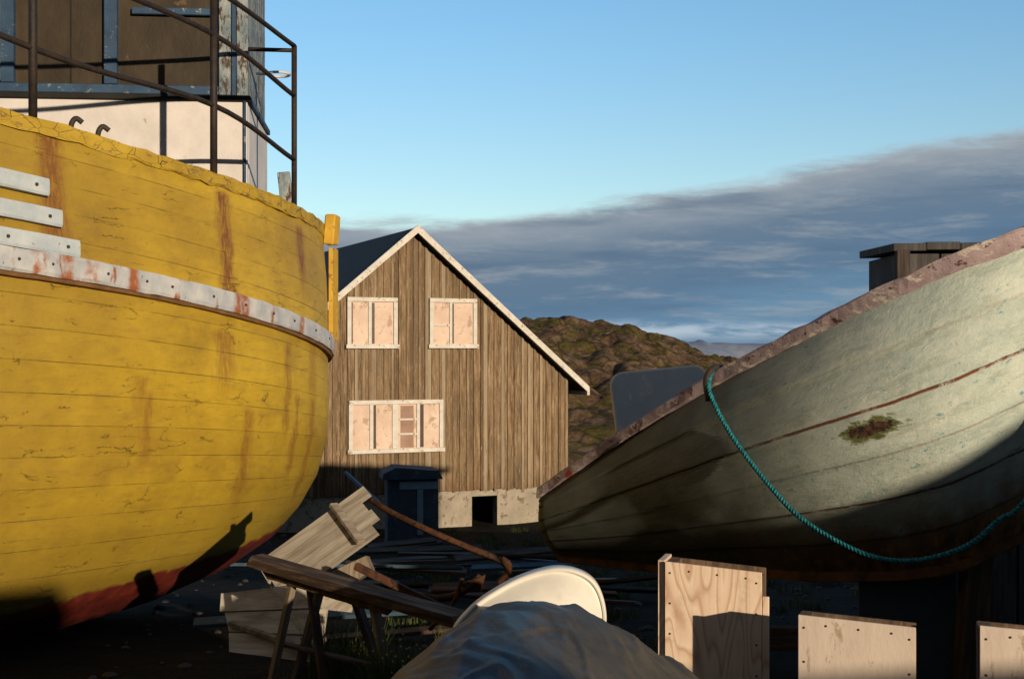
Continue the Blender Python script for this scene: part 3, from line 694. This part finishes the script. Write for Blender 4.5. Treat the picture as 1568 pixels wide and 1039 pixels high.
pb2=woodmat('pale_board_low',(.24,.20,.165),(.42,.38,.32),(.56,.52,.45),0,sc=.9)
sh=[]
for k in range(3):
    f0,f1=k/3+.01,(k+1)/3-.012
    a=Vector((-1.85,8.3,.20));b=Vector((-1.15,8.15,.30));c_=Vector((-1.13,7.9,-.16));d=Vector((-1.70,7.95,-.10))
    sh.append(quad('sheet_%d'%k,[a.lerp(d,f0),b.lerp(c_,f0),b.lerp(c_,f1)+Vector((random.uniform(-.05,.05),0,0)),a.lerp(d,f1)+Vector((random.uniform(-.06,.06),0,0))],.025,pb2))
sh.append(beam('batten',(-1.75,8.1,.05),(-1.12,7.86,-.1),.05,.03,old))
group('leaning_boards',sh)
group('rusty_anchor',[beam('shank',(-.96,8.0,.42),(-.34,7.9,.14),.035,.045,rust),
 tube('arms',[(-.58,8,.24),(-.44,8,.22),(-.3,7.95,.27),(-.19,7.9,.37)],.022,rust,n=20),
 quad('fluke',[(-.33,7.93,.31),(-.16,7.9,.38),(-.19,7.92,.27)],.02,rust),
 tube('stock',[(-.5,7.9,.05),(-.36,7.9,.2),(-.3,7.9,.36)],.014,rust,n=12)])
group('bent_rusty_beam',[tube('beam',[(-1.15,10.6,.54),(-.95,10.3,.47),(-.62,10,.36),(-.3,9.9,.24),(-.08,9.9,.15),(-.03,9.9,.07),(-.1,9.9,-.02)],.028,rust,n=50,seg=4),
 tube('hook',[(-.08,9.9,.17),(-.02,9.9,.12),(-.05,9.9,.02)],.024,rust,n=8)])
def rnd_planks():
    L=[]
    for k in range(30):
        x=random.uniform(-1.8,1.0);y=random.uniform(9.5,17);a=random.uniform(-.6,.6);l=random.uniform(.6,2.2)
        z=gz(x,y)+random.uniform(.05,.3)
        L.append(beam('plank_%d'%k,(x-l/2*math.cos(a),y-l/2*math.sin(a),z+random.uniform(-.06,.1)),(x+l/2*math.cos(a),y+l/2*math.sin(a),z+random.uniform(-.06,.12)),.14,.03,random.choice((oldz,drk,drk,bl,sup)),roll=random.uniform(-.4,.4)))
    return L
group('scrap_timber_pile',rnd_planks())
vs=[];fs=[]
bm=bmesh.new(); bmesh.ops.create_icosphere(bm,subdivisions=1,radius=1); iv=[v.co.copy() for v in bm.verts]; iff=[[v.index for v in f.verts] for f in bm.faces]; bm.free()
for k in range(1300):
    y=random.uniform(5,26); x=random.uniform(-3,5)*(.5+y/20); r=random.choice((.012,.015,.02,.03,.045))*random.uniform(.7,1.4)
    z=gz(x,y); b=len(vs); sx,sy=random.uniform(.7,1.4),random.uniform(.7,1.4)
    for v in iv:
        vs.append((x+v.x*r*sx*random.uniform(.8,1.1),y+v.y*r*sy*random.uniform(.8,1.1),z+v.z*r*.7))
    for f in iff: fs.append(tuple(b+i for i in f))
mesh_obj('gravel_stones',vs,fs,weathered('stone',(.02,.018,.016),(.06,.053,.047),6))
def grass(name,spots,mat,flowers=None):
    vs=[];fs=[]
    for (x,y,n_,rad,h) in spots:
        for k in range(n_):
            a=random.uniform(0,6.28);r=rad*math.sqrt(random.random()); px=x+r*math.cos(a);py=y+r*math.sin(a); z=gz(px,py)-.01
            hh=h*random.uniform(.5,1.15); da=random.uniform(0,6.28); ln_=random.uniform(.05,.5)*hh; w=random.uniform(.003,.007)
            dx,dy=math.cos(da),math.sin(da); b=len(vs)
            for t in (0,.5,1):
                cx_=px+dx*ln_*t*t;cy_=py+dy*ln_*t*t;cz_=z+hh*t*(1-.2*t); ww=w*(1-t*.95)
                vs.append((cx_-dy*ww,cy_+dx*ww,cz_));vs.append((cx_+dy*ww,cy_-dx*ww,cz_))
            fs+= [(b,b+1,b+3,b+2),(b+2,b+3,b+5,b+4)]
    return mesh_obj(name,vs,fs,mat)
m=M('grass',.8,.2); gm=m.col(m.ramp(m.noise(None,4,3),[(.35,(.03,.048,.010)),(.65,(.10,.12,.03))]))
grass('grass_tufts',[(random.uniform(-2,4.5)*(.4+y/16),y,60,.18,.16) for y in [random.uniform(5.2,26) for _ in range(230)]],gm)
g1=grass('leaves',[(-.95,7.4,420,.22,.50),(-.55,6.55,480,.15,.50),(-.45,6.5,150,.12,.42)],gm)
vs=[];fs=[]
for k in range(40):
    c_=Vector((random.gauss(-.56,.07),6.5+random.gauss(0,.08),random.uniform(.15,.38)))
    b=len(vs)
    for j in range(6):
        a=j*math.pi/3; vs.append(c_+Vector((.006*math.cos(a),-.004,.006*math.sin(a))))
    fs.append(tuple(b+j for j in range(6)))
m=M('flower_yellow',.7); g2=mesh_obj('flowers',vs,fs,m.col((.4,.42,.18)))
group('weed_clump',[g1,g2])
# ---------------------------------------------------------------- unseen blockers added off-frame for shadow edges and less sky light
EL=10.; AZ=150.
SD=Vector((math.sin(R(AZ)),math.cos(R(AZ)),0)); LD=Vector((-SD.y,SD.x,0))
def at(c,l,z): p=-SD*c+LD*l; return Vector((p.x,p.y,z))
prof=[(-9,-.2),(-9,3.18),(1.8,3.18),(2.3,2.6),(2.7,2.55),(4.6,2.55),(5.05,3.15),(5.55,3.55),(7.5,4.7),(9.6,2.5),(9.6,-.2)]  # profile of an added unseen block, shaped to place the shadow edges
vs=[at(-8,l,z) for l,z in prof]+[at(-12,l,z) for l,z in prof]; n=len(prof)
o=fixn(mesh_obj('sun_blocker_shed',vs,[tuple(range(n)),tuple(range(2*n-1,n-1,-1))]+[(i,(i+1)%n,n+(i+1)%n,n+i) for i in range(n)],dkw))
wh=[box('blocker_walls',(-9.5,-4,3.4),(7,11,7.6),dkw),box('blocker_roof_l',(-11.3,-4,8.0),(4.4,11.6,.2),roofm,rot=(0,R(-25),0)),box('blocker_roof_r',(-7.7,-4,8.0),(4.4,11.6,.2),roofm,rot=(0,R(25),0)),
 box('blocker_door',(-5.97,-2,1.3),(.06,2.4,2.8),bl),box('blocker_window',(-5.97,-6,2.4),(.06,1.6,1.2),glassd)]
group('sky_blocker',wh)  # unseen block added behind left to cut sky light
fe=[]
for k in range(60):
    p=Vector((6.6,9.0,0))+Vector((.85,.35,0)).normalized()*k*.2
    fe.append(box('blocker_picket_%d'%k,(p.x,p.y,gz(p.x,p.y)+.85),(.19,.03,2.1+random.uniform(-.05,.05)),dkw,rot=(0,0,math.atan2(.35,.85))))
group('yard_sun_blocker',fe)  # unseen row of boards added to shade the house yard

# ---------------------------------------------------------------- world
w=bpy.data.worlds.new('World'); scene.world=w; w.use_nodes=True; nt=w.node_tree; nt.nodes.clear()
class WM(M):
    def __init__(s):
        s.nt=nt; s.tc=nt.nodes.new('ShaderNodeTexCoord'); s.obj=s.tc.outputs['Generated']
m=WM(); P=m.xyz()
sky=nt.nodes.new('ShaderNodeTexSky'); sky.sky_type='NISHITA'; sky.sun_disc=False
sky.sun_elevation=R(EL); sky.sun_rotation=R(AZ); sky.altitude=0; sky.air_density=1; sky.dust_density=.3; sky.ozone_density=1.5
hyp=m.math('SQRT',m.math('ADD',m.math('POWER',P[0],2.),m.math('POWER',P[1],2.)))
el=m.math('DIVIDE',P[2],hyp); az=m.math('ARCTAN2',P[0],P[1])
vc=m.comb(m.math('MULTIPLY',az,5.),m.math('MULTIPLY',el,26.),0.)
vb=m.comb(m.math('MULTIPLY',az,9.),m.math('MULTIPLY',el,60.),4.)
edge_=m.math('ADD',m.math('MULTIPLY',m.step(az,-.08,.42),.058),.104)
nn=m.noise(vc,1.8,9,.66,.3)
rel=m.math('SUBTRACT',m.math('ADD',edge_,m.math('MULTIPLY',m.math('SUBTRACT',nn,.5),.036)),el)
mask=m.step(rel,-.005,.010)
n2=m.noise(vb,1.2,9,.68,.2)
body=m.ramp(m.math('MULTIPLY',rel,8.),[(0,(.40,.43,.46)),(.10,(.27,.325,.385)),(.3,(.14,.21,.295)),(.6,(.11,.195,.30)),(.8,(.14,.265,.40)),(1,(.14,.25,.36))])
body=m.mix(m.step(n2,.48,.70,0,.55),body,(.34,.375,.41))
body=m.mix(m.step(m.noise(m.map((.6,.8,1),vb,loc=(7,2,0)),1,6,.6),.5,.7,0,.5),body,(.085,.15,.245))
lo=m.math('MULTIPLY',m.step(m.math('ABSOLUTE',m.math('SUBTRACT',m.math('ADD',el,m.math('MULTIPLY',m.noise(vc,1,4),.02)),.029)),.012,.0),m.step(nn,.36,.52))
body=m.mix(m.math('MULTIPLY',lo,.85),body,(.48,.57,.66))
tint=m.mix(m.step(el,.10,.30),(1.34,1.52,1.66),(1.17,1.60,1.88))
skc=m.mix(1.,sky.outputs[0],tint,'MULTIPLY')
back=m.step(m.math('ADD',P[1],m.math('MULTIPLY',m.math('SUBTRACT',m.noise(None,3,6,.6),.5),.3)),.25,-.15)  # unseen dark cloud cover added behind the camera to dim ambient light
body=m.mix(back,body,m.ramp(m.noise(m.map((1,1,3)),3,7,.6),[(.35,(.06,.062,.068)),(.65,(.11,.108,.105))]))
bcov=m.math('MULTIPLY',back,.9)
mask=m.math('MAXIMUM',mask,bcov)
bg1=nt.nodes.new('ShaderNodeBackground'); bg1.inputs[1].default_value=.10; nt.links.new(skc,bg1.inputs[0])
bg2=nt.nodes.new('ShaderNodeBackground'); nt.links.new(body,bg2.inputs[0]); bg2.inputs[1].default_value=1.
mx=nt.nodes.new('ShaderNodeMixShader'); nt.links.new(mask,mx.inputs[0]); nt.links.new(bg1.outputs[0],mx.inputs[1]); nt.links.new(bg2.outputs[0],mx.inputs[2])
wo=nt.nodes.new('ShaderNodeOutputWorld'); nt.links.new(mx.outputs[0],wo.inputs[0])
# sun
sl=bpy.data.lights.new('sun','SUN'); sl.energy=4.9; sl.angle=R(.5); sl.color=(1,.80,.56)
so=bpy.data.objects.new('sun',sl); col.objects.link(so)
d=Vector((math.sin(R(AZ))*math.cos(R(EL)),math.cos(R(AZ))*math.cos(R(EL)),math.sin(R(EL))))
so.rotation_euler=(-d).to_track_quat('-Z','Y').to_euler(); so.location=(8,-10,12)
# camera
cd=bpy.data.cameras.new('camera'); cd.lens=45.92; cd.sensor_width=36; cd.shift_y=26/1568; cd.clip_end=80000
co=bpy.data.objects.new('camera',cd); co.location=(0,0,1.7); co.rotation_euler=(R(90),0,0); col.objects.link(co)
scene.camera=co
scene.view_settings.view_transform='Standard'; scene.view_settings.look='None'; scene.view_settings.exposure=0
